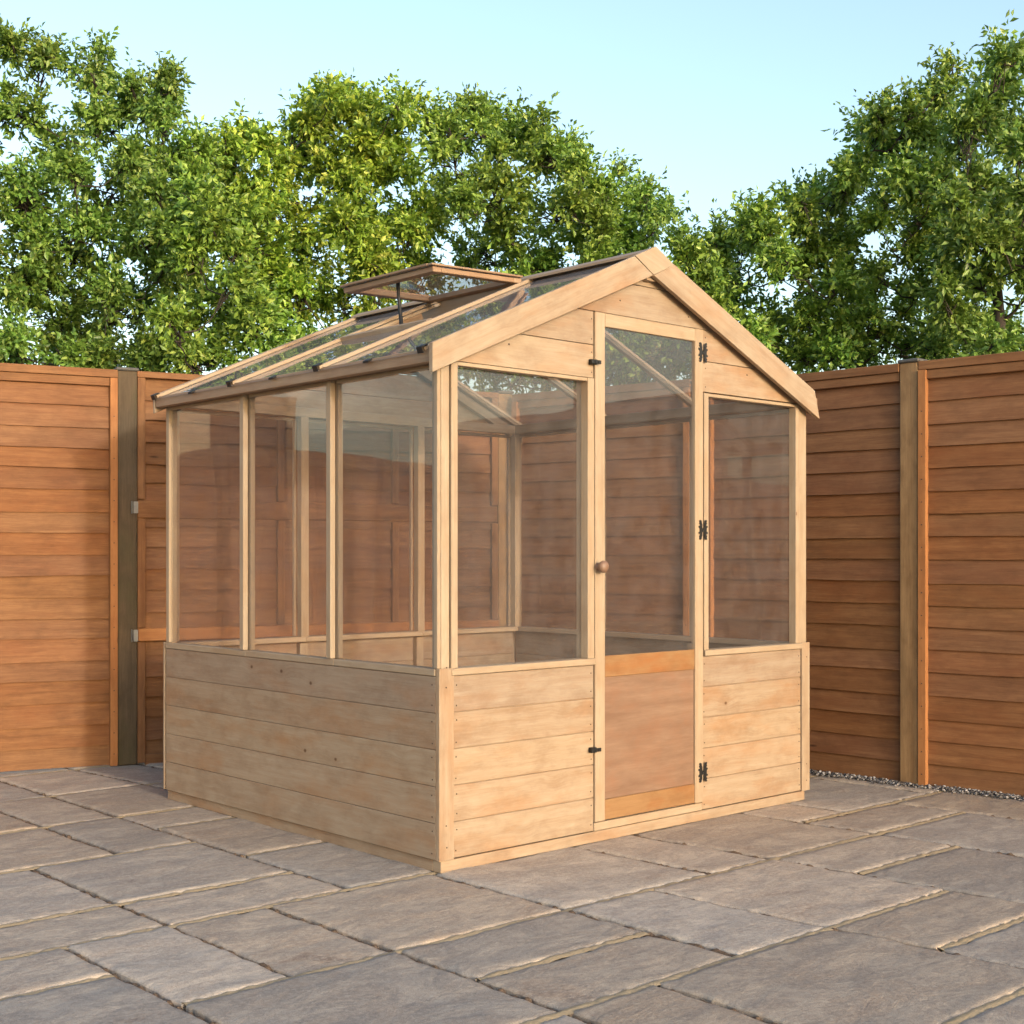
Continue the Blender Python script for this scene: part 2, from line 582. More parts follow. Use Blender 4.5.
def joint_strip(mb, p, q, wid, z, amp, step=.02, trim=(0, 0), edge=1.0, drop=.010):
    L = math.dist(p, q); n = max(2, int(L / step))
    p = (p[0] + (q[0] - p[0]) * trim[0] / L, p[1] + (q[1] - p[1]) * trim[0] / L); q = (q[0] - (q[0] - p[0]) * trim[1] / L, q[1] - (q[1] - p[1]) * trim[1] / L)
    d = Vector((q[0] - p[0], q[1] - p[1], 0)).normalized(); nn = Vector((-d.y, d.x, 0))
    vs = []
    for k in range(n + 1):
        c = Vector((p[0], p[1], 0)).lerp(Vector((q[0], q[1], 0)), k / n)
        a = mnoise.noise(c * 26) ; b = mnoise.noise(c * 26 + Vector((9, 3, 1)))
        zz = z + amp * mnoise.noise(c * 45 + Vector((0, 0, 4)))
        vs += [c + nn * (wid * edge + .003 * a) + Z3 * (zz - drop), c + nn * wid * .45 + Z3 * zz, c - nn * wid * .45 + Z3 * (zz - .0006), c - nn * (wid * edge + .003 * b) + Z3 * (zz - drop)]
    fs = []; uv = []
    for k in range(n):
        for m in range(3):
            fs.append([k * 4 + m, k * 4 + m + 1, k * 4 + m + 5, k * 4 + m + 4]); uv.append([(0, 0)] * 4)
    fs = [f[::-1] for f in fs]
    mb.add(vs, fs, uv, 0, True)


js, jd = MB(), MB()
for j in range(J0 + 1, J1):
    for i in range(I0, I1):
        if occ[(i, j)] != occ[(i, j - 1)]:
            if not (-8 < i < 10 and -8 < j): continue
            hor = lambda a: occ.get((a, j)) != occ.get((a, j - 1))
            joint_strip(js, PT(i, j), PT(i + 1, j), .0090, -.0010, .0045, trim=(0 if hor(i - 1) else .010, 0 if hor(i + 1) else .010), edge=1.7, drop=.0035)
for i in range(I0 + 1, I1):
    for j in range(J0, J1):
        if occ[(i, j)] != occ[(i - 1, j)]:
            if not (-8 < i < 10 and -8 < j): continue
            joint_strip(jd, PT(i, j), PT(i, j + 1), .0095, -.0085, .015, .008)
tag(js.build('patio_mortar', M['mortar'], bevel=0), 'sandy pale mortar lines between paving slabs', None, None, 'structure')
tag(jd.build('patio_joint', M['crumb'], bevel=0), 'dark crumbling joints between paving slabs', None, None, 'structure')
b = MB()
x0, x1, y0, y1 = -4.2, 3.75, -5.0, 3.8
b.add([(x0, y0, -.03), (x1, y0, -.03), (x1, y1, -.03), (x0, y1, -.03)], [[0, 1, 2, 3]], [[(0, 0)] * 4])
tag(b.build('patio_bed', M['bedding'], bevel=0), 'dark earth bed under the paving', None, None, 'structure')

# land out to the horizon
V, F = [], []
n = 60
for iy in range(n + 1):
    for ix in range(n + 1):
        fx, fy = (ix / n * 2 - 1), (iy / n * 2 - 1)
        x = math.copysign(abs(fx) ** 2.4, fx) * 600; y = math.copysign(abs(fy) ** 2.4, fy) * 600
        r = math.hypot(x, y)
        z = -.045 + (max(0, r - 25) * .01) * (1 + mnoise.noise(Vector((x * .02, y * .02, 0))))
        V.append((x, y, z))
for iy in range(n):
    for ix in range(n):
        a = iy * (n + 1) + ix
        F.append((a, a + 1, a + n + 2, a + n + 1))
me = bpy.data.meshes.new('ground'); me.from_pydata(V, [], F); me.update()
tag(link_mesh('ground', me, [M['grass']], None, (0, 0, 0)), 'rough grass beyond the garden fence', None, None, 'structure')

# ------------------------------------------------------------------ fence
def V2(p, z=0.0): return Vector((p[0], p[1], z))


def fence_post(p, d, H, w, mat, label):
    """p centre of the front face at the ground, d unit vector along the fence"""
    d = Vector((d[0], d[1], 0)).normalized(); nrm = Vector((d.y, -d.x, 0))
    t = thing('fence_post', V2(p), label, 'fence post', 'fence posts between the panels')
    b = MB(); O = V2(p)
    b.fbox(O, d, nrm, Z3, -w / 2, w / 2, -w, 0, 0, H - .012, 2)
    b.build('shaft', mat, t, .004)
    c = MB()
    c.fbox(O, d, nrm, Z3, -w / 2 - .008, w / 2 + .008, -w - .006, .008, H - .012, H + .004, 0)
    c.build('cap', M['cap'], t, .005)
    return t


def lap_board(mb, O, d, nrm, u0, u1, z0, z1, tb, tt, wav, sd, lift=0.0):
    n = max(6, int((u1 - u0) / .06))
    vs = []
    for k in range(n + 1):
        u = u0 + (u1 - u0) * k / n
        wv = wav * mnoise.noise(Vector((u * 2.6, sd, 0))) + wav * .4 * mnoise.noise(Vector((u * 9, sd, 3)))
        bow = .0025 * mnoise.noise(Vector((u * 2, sd, 7)))
        base = O + d * u
        vs += [base + nrm * (tb + bow) + Z3 * (z0 + wv), base + nrm * (tt + bow) + Z3 * z1, base + nrm * (tt - .008) + Z3 * z1, base + nrm * (tb - .009 + bow) + Z3 * (z0 + wv)]
    ru, rv = random.random() * 40, random.random() * 40
    fs, uv = [], []
    us = [ru + (u1 - u0) * k / n for k in range(n + 1)]
    vv = [0, z1 - z0, z1 - z0 + .01, 2 * (z1 - z0)]
    for k in range(n):
        for m in range(4):
            m2 = (m + 1) % 4
            fs.append([k * 4 + m, (k + 1) * 4 + m, (k + 1) * 4 + m2, k * 4 + m2])
            a, c = rv + vv[m], rv + (vv[m2] if m2 else vv[3] + .01)
            uv.append([(us[k], a), (us[k + 1], a), (us[k + 1], c), (us[k], c)])
    fs.append([3, 2, 1, 0][::-1]); uv.append([(0, 0)] * 4)
    fs.append([n * 4 + m for m in (3, 2, 1, 0)]); uv.append([(0, 0)] * 4)
    mb.add(vs, fs, uv)


def fence_panel(a, c, H, label, style='front', batten=(False, True), exposure=.1, z0=.006):
    A, C = V2(a), V2(c)
    d = (C - A).normalized(); L = (C - A).length
    nrm = Vector((d.y, -d.x, 0))
    t = thing('garden_fence', V2(((a[0] + c[0]) / 2, (a[1] + c[1]) / 2)), label, 'fence', 'overlap fence panels round the patio')
    O = A
    mb = MB()
    top = H - .075 if style == 'front' else H - .03
    nb = int(round((top - z0) / exposure)); ex = (top - z0) / nb
    for k in range(nb):
        zz = z0 + k * ex
        sd = random.random() * 90
        wav = .0035 if style == 'front' else .014
        zj = random.uniform(-.006, .006) if k else 0
        lap_board(mb, O, d, nrm, .004, L - .004, zz + zj, zz + ex + .022, (-.016 if style == 'front' else -.012) + random.uniform(0, .003), -.027, wav, sd)
    mb.build('boards', M['fence'], t, 0)
    f = MB()
    if style == 'front':
        f.fbox(O, d, nrm, Z3, .002, L - .002, -.03, .004, H - .038, H, 0)
        f.build('capping_rail', M['fence'], t, .002)
        f = MB()
        f.fbox(O, d, nrm, Z3, .004, L - .004, -.028, -.004, H - .078, H - .0395, 0)
        f.build('top_rail', M['fence'], t, .002)
    else:
        f.fbox(O, d, nrm, Z3, .002, L - .002, -.03, .006, H - .03, H, 0)
        f.build('capping_rail', M['fence'], t, .002)
    for k, on in enumerate(batten):
        if on:
            f = MB()
            u0, u1 = (.004, .038) if k == 0 else (L - .038, L - .004)
            if style == 'front':
                f.fbox(O, d, nrm, Z3, u0, u1, -.02, .010, z0 - .004, H - .040, 2)
                for q in range(17):
                    zz = z0 + .05 + q * ex
                    if zz < H - .07:
                        f.fbox(O, d, nrm, Z3, (u0 + u1) / 2 - .0025, (u0 + u1) / 2 + .0025, .010, .0115, zz, zz + .005, 2, 1)
                f.build('batten', [M['batten'], M['nail']], t, .002)
    if style == 'back':
        fr = [(.004, .040), (L * .36, L * .36 + .036), (L * .68, L * .68 + .036), (L - .040, L - .004)]
        for k, (u0, u1) in enumerate(fr):
            for s0, s1 in ((z0, .585), (.652, 1.17), (1.265, H - .031)):
                f = MB()
                f.fbox(O, d, nrm, Z3, u0, u1, -.026, .004, s0, s1, 2)
                f.build('batten', M['fence'], t, .002)
        f = MB(); f.fbox(O, d, nrm, Z3, .0405, L - .0405, -.024, .004, -.01, .045, 0)
        f.build('rail', M['fence'], t, .003)
        f = MB(); f.fbox(O, d, nrm, Z3, .004, L - .004, -.024, .022, .588, .648, 0)
        f.build('rail', M['batten'], t, .003)
        f = MB(); f.fbox(O, d, nrm, Z3, .004, L - .004, -.026, -.002, 1.175, 1.26, 0)
        f.build('rail', M['fence'], t, .003)
        for zz in (1.225, .615):
            f = MB()
            f.fbox(O, d, nrm, Z3, -.018, .004, .012, .016, zz - .028, zz + .028, 2)
            f.fbox(O, d, nrm, Z3, -.026, -.022, -.03, .012, zz - .03, zz + .03, 2)
            f.build('bracket', M['zinc'], t, .001)
    return t


PL = site(127.5, 6.47)               # left post
PC = site(505.5, 7.38)               # corner post
PM = Vector((2.475, 1.02, 0))        # half way down the right side
PR = site(908.5, 5.885)              # right post
dL = (PC - PL).normalized()
dM = (PM - PC).normalized()
dR1 = (PR - PM).normalized()
Pend = site(1024, 5.56)
dR2 = (Pend - PR).normalized()
fence_post(PL - dL * 0, dL, 1.886, .092, M['shadepost'], 'olive stained post on the left, darkened partly with painted-in shade, beside the greenhouse eave')
fence_post(PC, dL, 1.885, .088, M['post'], 'corner fence post seen through the glazing of the greenhouse front window')
fence_post(PM, dR1, 1.855, .085, M['post'], 'fence post seen through the narrow right window of the greenhouse')
fence_post(PR, dR1, 1.842, .085, M['post'], 'brown post standing clear between two panels right of the greenhouse')
g = .043
Q = lambda p, d, t: (p + d * t)
# the panels seen face on
fence_panel(Q(PL, dL, -1.88), Q(PL, dL, -g), 1.876, 'orange brown panel at the left edge with a soft shadow on its right side')
fence_panel(Q(PL, dL, g), Q(PC, dL, -g), 1.876, 'panel with wavy edged boards and rails behind the greenhouse side', 'back')
fence_panel(Q(PC, dM, g), Q(PM, dM, -g), 1.865, 'panel behind the greenhouse seen through the glazed door', 'front', (True, True))
fence_panel(Q(PM, dR1, g), Q(PR, dR1, -g), 1.832, 'darker panel between the greenhouse and the clear standing post', 'front', (True, False))
fence_panel(Q(PR, dR2, g), Q(PR, dR2, 1.88), 1.832, 'orange brown panel at the right edge of the photo', 'front', (True, False))
# the run carries on past the frame and shows in the glazing
PL2 = PL - dL * 1.93
fence_post(PL2, dL, 1.88, .09, M['post'], 'fence post mirrored in the side glazing')
fence_panel(Q(PL2, dL, -1.88), Q(PL2, dL, -g), 1.60, 'lower fence panel mirrored in the side glazing')
PR2 = PR + dR2 * 1.93
fence_post(PR2, dR2, 1.84, .09, M['post'], 'fence post mirrored in the front glazing')
fence_panel(Q(PR2, dR2, g), Q(PR2, dR2, 1.88), 1.832, 'fence panel mirrored in the front glazing')

# gravel strip along the foot of the right fence
def gravel():
    ico = []
    t = (1 + 5 ** .5) / 2
    for a, b_ in ((-1, t), (1, t), (-1, -t), (1, -t)):
        ico += [(a, b_, 0)]
    for a, b_ in ((-1, t), (1, t), (-1, -t), (1, -t)):
        ico += [(0, a, b_)]
    for a, b_ in ((-1, t), (1, t), (-1, -t), (1, -t)):
        ico += [(b_, 0, a)]
    ico = np.array(ico) / math.hypot(1, t)
    fi = [(0, 11, 5), (0, 5, 1), (0, 1, 7), (0, 7, 10), (0, 10, 11), (1, 5, 9), (5, 11, 4), (11, 10, 2), (10, 7, 6), (7, 1, 8), (3, 9, 4), (3, 4, 2), (3, 2, 6), (3, 6, 8), (3, 8, 9), (4, 9, 5), (2, 4, 11), (6, 2, 10), (8, 6, 7), (9, 8, 1)]
    ico = ico[[0, 1, 2, 3, 4, 5, 6, 7, 8, 9, 10, 11]]
    vs, fs = [], []
    def stones(P, d, L, n, side):
        nr = Vector((d.y, -d.x, 0))
        for _ in range(n):
            u = random.uniform(0, L); w = abs(random.gauss(0, .02)) - .014
            w = min(w, side)
            c = P + d * u + nr * (w + .005)
            r = random.uniform(.0025, .0065)
            z = .001 + r * .4 + random.random() * max(0, .012 - w * .2)
            sc = np.array([r * random.uniform(.8, 1.5), r * random.uniform(.7, 1.3), r * random.uniform(.5, .9)])
            jit = ico * sc * (1 + rng.normal(0, .12, (12, 1)))
            b0 = len(vs)
            vs.extend((jit + np.array([c.x, c.y, z])).tolist())
            fs.extend([tuple(b0 + i for i in f) for f in fi])
    stones(PM, dR1, (PR - PM).length, 1500, .10)
    stones(PR, dR2, 1.6, 2300, .09)
    me = bpy.data.meshes.new('gravel'); me.from_pydata(vs, [], fs)
    # convex outward check is not needed: hull of a jittered icosahedron
    me.update()
    return tag(link_mesh('gravel', me, [M['stone']], None, (0, 0, 0)), 'strip of pale gravel along the foot of the right fence', 'gravel', None, 'stuff')
gravel()

# ------------------------------------------------------------------ greenhouse
W, D = 1.947, 1.77
EZ = 1.60            # head of the windows
SL = .4385           # roof slope
AX = .969            # apex
GH = thing('greenhouse', (W / 2, D / 2, 0), 'small pale wooden greenhouse with a half glazed door, on the stone patio', 'greenhouse')


def part(mb, name, mat, parent=GH, bevel=.0012):
    return mb.build(name, mat, parent, bevel)


def nails(b, x, z0, n, step, mi=1, y=0.0, axis='x'):
    for k in range(n):
        for dz in (.022, .088):
            zz = z0 + k * step + dz + random.uniform(-.003, .003)
            xx = x + random.uniform(-.002, .002)
            if axis == 'x':
                b.box(xx - .0024, xx + .0024, y - .0012, y + .001, zz - .0024, zz + .0024, 2, mi)
            else:
                b.box(y - .0012, y + .001, xx - .0024, xx + .0024, zz - .0024, zz + .0024, 2, mi)


# base bearers
b = MB()
b.box(.012, W - .02, .001, .04, 0, .037)
b.box(.012, .05, .041, D - .041, 0, .037)
b.box(W - .058, W - .02, .041, D - .041, 0, .037)
b.box(.012, W - .02, D - .04, D - .004, 0, .037)
part(b, 'base', M['wood'])

ZC = [.040 + .1155 * k for k in range(6)]     # five courses up to .6175


def clad_x(name, x0, x1, y0, y1, nl=True, courses=ZC, front=True):
    b = MB()
    for k in range(len(courses) - 1):
        z0, z1 = courses[k], courses[k + 1]
        b.box(x0, x1, y0, y1, z0 + .0013, z1 - .0013, 0)
    ym = (y0 + y1) / 2
    b.box(x0 + .002, x1 - .002, ym, y1 + (.004 if front else -.0), courses[0] + .002, courses[-1] - .003, 0)
    if nl:
        nails(b, x0 + .012, courses[0], len(courses) - 1, .1155, 1, y0)
        nails(b, x1 - .012, courses[0], len(courses) - 1, .1155, 1, y0)
    part(b, name, [M['wood'], M['nail']], bevel=.0022)


clad_x('wall', .0625, .6945, 0, .012)
clad_x('wall', 1.2790, 1.899, 0, .012)
clad_x('wall', .03, W - .03, D - .012, D, False)
for x0, x1 in ((.0, .012), (W - .012, W)):
    b = MB()
    for k in range(5):
        b.box(x0, x1, .0135, D - .013, ZC[k] + .0008, ZC[k + 1] - .0008, 1)
    xm = .006 if x0 == 0 else W - .009
    b.box(xm, xm + .009 if x0 == 0 else W - .006, .02, D - .02, ZC[0] + .002, ZC[-1] - .003, 1)
    if x0 == 0: nails(b, .03, ZC[0], 5, .1155, 1, 0, 'y')
    part(b, 'wall', [M['wood'], M['nail']], bevel=.0022)
# corner boards
for x0, x1 in ((.0, .0600), (1.9005, 1.953)):
    b = MB(); b.box(x0, x1, -.006, -.0002, .038, .642, 2)
    if x0 == 0:
        b.box(.0, .0118, -.0002, .0120, .0385, .6415, 2)
    nails(b, x0 + .03, .06, 2, .5, 1, -.006)
    part(b, 'corner_board', [M['wood'], M['nail']])
for x0, x1 in ((.0, .05), (W - .05, W)):
    b = MB(); b.box(x0, x1, D + .0002, D + .012, .04, .642, 2); part(b, 'corner_board', M['wood'])
# inner framing of the base walls
b = MB()
for y in (.59, 1.18):
    for x0, x1 in ((.0125, .04), (W - .04, W - .0125)):
        b = MB(); b.box(x0, x1, y - .02, y + .02, .0375, .612, 2); part(b, 'stud', M['bead'])
for x in (.65, 1.30):
    b = MB(); b.box(x - .02, x + .02, D - .04, D - .0125, .0375, .612, 2); part(b, 'stud', M['bead'])

# posts of the glazed walls
def post(x0, x1, y0, y1, z0=.64, z1=EZ + .004):
    b = MB(); b.box(x0, x1, y0, y1, z0, z1, 2); part(b, 'post', M['bead'], bevel=.0018)


post(.014, .0475, .002, .0475, .6185, 1.62)              # front left corner
post(1.887, 1.9405, .002, .0475, .6185, 1.62)
post(.014, .036, D - .040, D - .002, .6185, 1.62)
post(W - .046, W - .002, D - .046, D - .002, .6185, 1.62)
b = MB(); b.box(.000, .0137, .004, .0205, .6425, 1.60, 2); part(b, 'corner_bead', M['bead'])
for y in (.583, 1.153):
    for x0, x1 in ((.018, .038), (W - .038, W - .018)):
        post(x0, x1, y - .018, y + .016, .6415)
for x in (.65, 1.30):
    post(x - .02, x + .02, D - .05, D - .016, .6185)
post(.665, .6970, .014, .055, .04, 1.70)                # door posts
post(1.2875, 1.3110, .014, .055, .04, 1.70)

# top plates and headers
def rail(name, *a):
    b = MB(); b.box(*a); return part(b, name, M['bead'], bevel=.0018)


rail('top_plate', .0145, .052, .0485, D - .0485, EZ + .005, EZ + .048)
rail('top_plate', W - .052, W - .0145, .0485, D - .0485, EZ + .005, EZ + .048)
rail('top_plate', .0485, W - .0485, D - .05, D - .0145, EZ + .003, EZ + .045)
rail('top_plate', .0485, .664, .0145, .05, EZ + .013, EZ + .05)
rail('top_plate', 1.312, 1.886, .0145, .05, EZ + .013, EZ + .05)


# windows: frame (beads) > pane, sill
def window_front(x0, x1, z0, z1, bl, br, sl, sr):
    """x0..x1 clear opening, bl/br bead widths, sl/sr sill ends"""
    b = MB()
    b.box(x0 - bl, x0, -.004, .030, z0, z1 + .012, 2)
    b.box(x1, x1 + br, -.004, .030, z0, z1 + .012, 2)
    b.box(x0 + .0005, x1 - .0005, -.002, .028, z1, z1 + .0118, 0)
    f = part(b, 'window', M['bead'])
    s = MB(); s.box(sl, sr, -.010, .045, z0 - .0225, z0 - .0005, 0); s.build('sill', M['bead'], f, .002)
    p = MB(); p.box(x0 + .0006, x1 - .0006, .031, .0328, z0, z1 + .004, 2); p.build('pane', M['glass'], f, 0)
    return f


window_front(.0775, .6635, .641, EZ, .0265, .032, .050, .6970)
window_front(1.3130, 1.8610, .641, EZ - .003, .026, .024, 1.2870, 1.9060)


def window_side(xs, y0, y1, outer, near=True):
    """xs: plane of the outer face, outer -1 for the left wall, +1 for the right"""
    o = outer
    b = MB()
    xa, xb = sorted((xs, xs - o * .013))
    if y0 < .1:
        pass
    else:
        xc, xd = sorted((xs + o * .008, xs - o * .013))
        b.box(xc, xd, y0 - .026, y0 + .000, .6425, EZ, 2)
    if not near:
        b.box(xa, xb, y1 - .004, y1 + .020, .6425, EZ, 2)
    b.box(xa + .001, xb, y0 + .0025, y1 - .0125 if near else y1 - .0045, EZ - .012, EZ - .0005, 1)
    f = part(b, 'window', M['bead'])
    p = MB(); xp = xs - o * .0155
    p.box(min(xp, xp - o * .0018), max(xp, xp - o * .0018), y0 + .001, y1 + .006, .643, EZ, 2)
    p.build('pane', M['glass'], f, 0)
    return f


for xs, o in ((0.0, -1), (W, 1)):
    for y0, y1 in ((.0215, .565), (.602, 1.135), (1.172, 1.737)):
        f = window_side(xs, y0, y1, o, y0 < 1.1)
        s = MB()
        xa, xb = sorted((xs + o * .003, xs - o * .045))
        s.box(xa, xb, .014 if y0 < .1 else y0 - .0365, y1 if y0 < 1.1 else D - .014, .6185, .6405, 1)
        s.build('sill', M['bead'], f, .002)
for x0, x1 in ((.047, .629), (.671, 1.279), (1.321, W - .047)):
    b = MB()
    b.box(x0, x0 + .014, D - .013, D - .001, .6425, EZ, 2)
    b.box(x1 - .014, x1, D - .013, D - .001, .6425, EZ, 2)
    b.box(x0 + .010, x1 - .010, D - .0128, D - .0012, EZ - .014, EZ - .0002, 0)
    f = part(b, 'window', M['bead'])
    s = MB(); s.box(x0 - .02, x1 + .0205, D - .062, D + .014, .6185, .6405, 0); s.build('sill', M['bead'], f, .002)
    p = MB(); p.box(x0, x1, D - .0155, D - .0138, .643, EZ + .001, 2); p.build('pane', M['glass'], f, 0)

# gables
def gable(y0, y1, door):
    b = MB()
    zs = [EZ + .0125, 1.7285, 1.846, 1.9655, 2.083]
    nl = []
    for k in range(4):
        z0, z1 = zs[k] + .0012, zs[k + 1] - .0012
        zl = lambda z: max(.004, (z - 1.628) / SL)
        xl0, xl1 = zl(z0), zl(z1)
        xr0, xr1 = 2 * AX - xl0 + .004, 2 * AX - xl1
        if z1 > 1.628 + SL * AX:
            z1 = 1.628 + SL * AX; xl1 = AX - .001; xr1 = AX + .001
        poly = []
        def row(pts):
            b.prism(pts, Vector((0, y0, 0)), X3, Z3, Y3, 0, y1 - y0, (1, 0))
        # left boundary may have a kink where the board meets the eave
        if door and zs[k + 1] < 1.85:
            row([(xl0, z0), (.6945, z0), (.6945, z1), (xl1, z1)])
            row([(1.2790, z0), (xr0, z0), (xr1, z1), (1.2790, z1)])
            nl.append(.685); nl.append(1.299)
        else:
            row([(xl0, z0), (xr0, z0), (xr1, z1), (xl1, z1)])
    if door:
        for x in (.686, 1.298):
            for k in range(2):
                for dz in (.02, .09):
                    zz = zs[k] + dz
                    b.box(x - .0024, x + .0024, y0 - .0012, y0 + .001, zz - .0024, zz + .0024, 2, 1)
        for x, z in ((.30, 1.69), (.83, 1.90), (1.55, 1.70), (1.20, 1.885)):
            b.box(x - .003, x + .003, y0 - .0012, y0 + .001, z - .003, z + .003, 2, 1)
    part(b, 'gable', [M['wood'], M['nail']], bevel=.0022)


gable(0, .012, True)
gable(D - .012, D, False)
# inner gable rafters
for y0, y1 in ((.0125, .045), (D - .045, D - .0125)):
    for sgn in (1, -1):
        b = MB()
        pts = [(.05, 1.590), (.05, 1.634), (AX - .024, 2.030), (AX - .024, 1.986)]
        if y0 < .1: pts[0] = (.05, 1.652 - .01); pts[3] = (AX - .024, 2.0)
        if sgn < 0: pts = [(2 * AX - a, c) for a, c in pts]
        b.prism(pts, Vector((0, y0, 0)), X3, Z3, Y3, 0, y1 - y0, (1, SL * sgn))
        part(b, 'gable_rafter', M['bead'])

# door: frame > pane, panel, hinge, knob, rails
dx0, dx1 = .6965, 1.2765
b = MB()
b.box(dx0, .7455, -.008, .012, .071, 1.8445, 2)
b.box(1.2305, dx1, -.008, .012, .071, 1.8445, 2)
b.box(.7460, 1.2300, -.0075, .011, 1.797, 1.8440, 0)
door = part(b, 'door', M['bead'], bevel=.002)
for z0, z1 in ((.572, .646), (.073, .144)):
    r_ = MB(); r_.box(.7460, 1.2300, -.0055, .010, z0, z1, 0); r_.build('door_rail', M['orange'], door, .0015)
r_ = MB(); r_.box(.7462, 1.2298, .0005, .006, .1445, .5715, 0); r_.build('door_panel', M['ply'], door, 0)
p = MB(); p.box(.7462, 1.2298, .001, .0028, .6465, 1.7965, 2); p.build('pane', M['glass'], door, 0)


def hinge(x, z, parent):
    half = [(.0, .006), (.0045, .007), (.006, .014), (.0045, .020), (.0085, .028), (.0100, .035), (.0175, .0375), (.0235, .034), (.0195, .0285), (.0235, .0245), (.0180, .0190), (.0185, .0150), (.0255, .0155), (.0270, .0095), (.0205, .0065), (.0200, .003)]
    b = MB()
    for sx in (1, -1):
        up = [(sx * a, c) for a, c in half]
        full = up + [(a, -c) for a, c in reversed(up)]
        b.prism(full, Vector((x, -.0085, z)), X3, Z3, Y3, 0, -.0025, (0, 1))
    b.tube([(x, -.0105, z - .007), (x, -.0105, z + .007)], [.0028, .0028], 8)
    return b.build('hinge', M['black'], parent, .0006)


for z in (1.759, 1.093, .183):
    hinge(1.2735, z, door)
# knob (turned)
def lathe(name, prof, o, axis, mat, parent, n=20):
    b = MB(); ax = axis.normalized(); a = ax.orthogonal().normalized(); c = ax.cross(a)
    vs = []
    for h, r in prof:
        for k in range(n):
            t = 2 * math.pi * k / n
            vs.append(o + ax * h + (a * math.cos(t) + c * math.sin(t)) * r)
    fs, uv = [], []
    for i in range(len(prof) - 1):
        for k in range(n):
            k2 = (k + 1) % n
            fs.append([i * n + k, i * n + k2, (i + 1) * n + k2, (i + 1) * n + k]); uv.append([(0, 0)] * 4)
    fs.append([(len(prof) - 1) * n + k for k in range(n)]); uv.append([(0, 0)] * n)
    b.add(vs, fs, uv, 0, True)
    return b.build(name, mat, parent, 0)


lathe('knob', [(0, .014), (.003, .013), (.008, .009), (.014, .010), (.018, .017), (.026, .0215), (.034, .0205), (.040, .015), (.043, .007), (.0435, .001)], Vector((.708, -.008, .958)), -Y3, M['knob'], door)
# threshold
rail('threshold', .6965, 1.2765, -.002, .04, .0395, .0675)
# turn buttons
for z in (1.667, .324):
    b = MB()
    b.box(.664, .711, -.0235, -.0185, z - .0065, z + .0065, 0)
    b.box(.670, .6935, -.0185, -.0002, z - .009, z + .009, 0)
    b.box(.694, .6985, -.0265, -.0235, z - .004, z + .004, 0)
    b.box(.678, .682, -.0265, -.0235, z - .004, z + .004, 0)
    part(b, 'turn_button', M['black'], bevel=.001)

# bargeboards, front and back
for yb, s_ in ((-.045, 1), (D + .010, -1)):
    for side in (0, 1):
        b = MB()
        if side == 0:
            pts = [(-.058, 1.562), (.9565, 2.0015), (.9525, 2.0955), (-.058, 1.654)]
            pts = [(-.046, 1.575), (.9565, 2.015), (.9525, 2.0855), (-.046, 1.650)]
            gd = (1, SL)
            if s_ > 0: pts = [(-.058, 1.562), (.9565, 2.0), (.8585, 2.0545), (-.058, 1.654)]
        else:
            pts = [(.9585, 2.0), (1.968, 1.553), (1.934, 1.666), (1.070, 2.0545)] if s_ > 0 else [(.968, 2.0), (1.99, 1.557), (1.99, 1.654), (.968, 2.1035)]
            gd = (1, -SL)
        b.prism(pts, Vector((0, yb, 0)), X3, Z3, Y3 * s_, 0, .019 if s_ > 0 else .014, gd)
        if s_ > 0:
            q = [(.05, 1.626), (.9, 1.995), (.9, 2.02), (.05, 1.652)] if side == 0 else [(1.03, 1.99), (1.90, 1.608), (1.90, 1.632), (1.03, 2.014)]
            b.prism(q, Vector((0, yb, 0)), X3, Z3, Y3, .0195, .0445, gd)
        part(b, 'bargeboard', M['wood'], bevel=.0015)
b = MB()
b.prism([(.8595, 2.0560), (.9575, 2.0010), (1.0690, 2.0520), (.969, 2.1055)], Vector((0, -.046, 0)), X3, Z3, Y3, 0, .020, (1, -.35))
part(b, 'apex_cap', M['bead'])
b = MB()
b.prism([(1.925, 1.64), (1.972, 1.575), (1.955, 1.668)], Vector((0, -.025, 0)), X3, Z3, Y3, 0, .014, (1, -.35)); part(b, 'fascia_end', M['wood'])

# roof ------------------------------------------------------------
ZL = lambda x: 1.652 + SL * (x + .03)            # top line of the glazing bars
yb0, yb1 = -.022, D - .012
def slope_frame(side):
    """frame with u up the slope from the eave, v along the ridge, n outward"""
    ca = 1 / math.hypot(1, SL); sa = SL * ca
    if side == 0:
        return Vector((-.052, 0, ZL(-.052))), Vector((ca, 0, sa)), Y3, Vector((-sa, 0, ca))
    return Vector((2 * AX + .052, 0, ZL(-.052))), Vector((-ca, 0, sa)), Y3, Vector((sa, 0, ca))


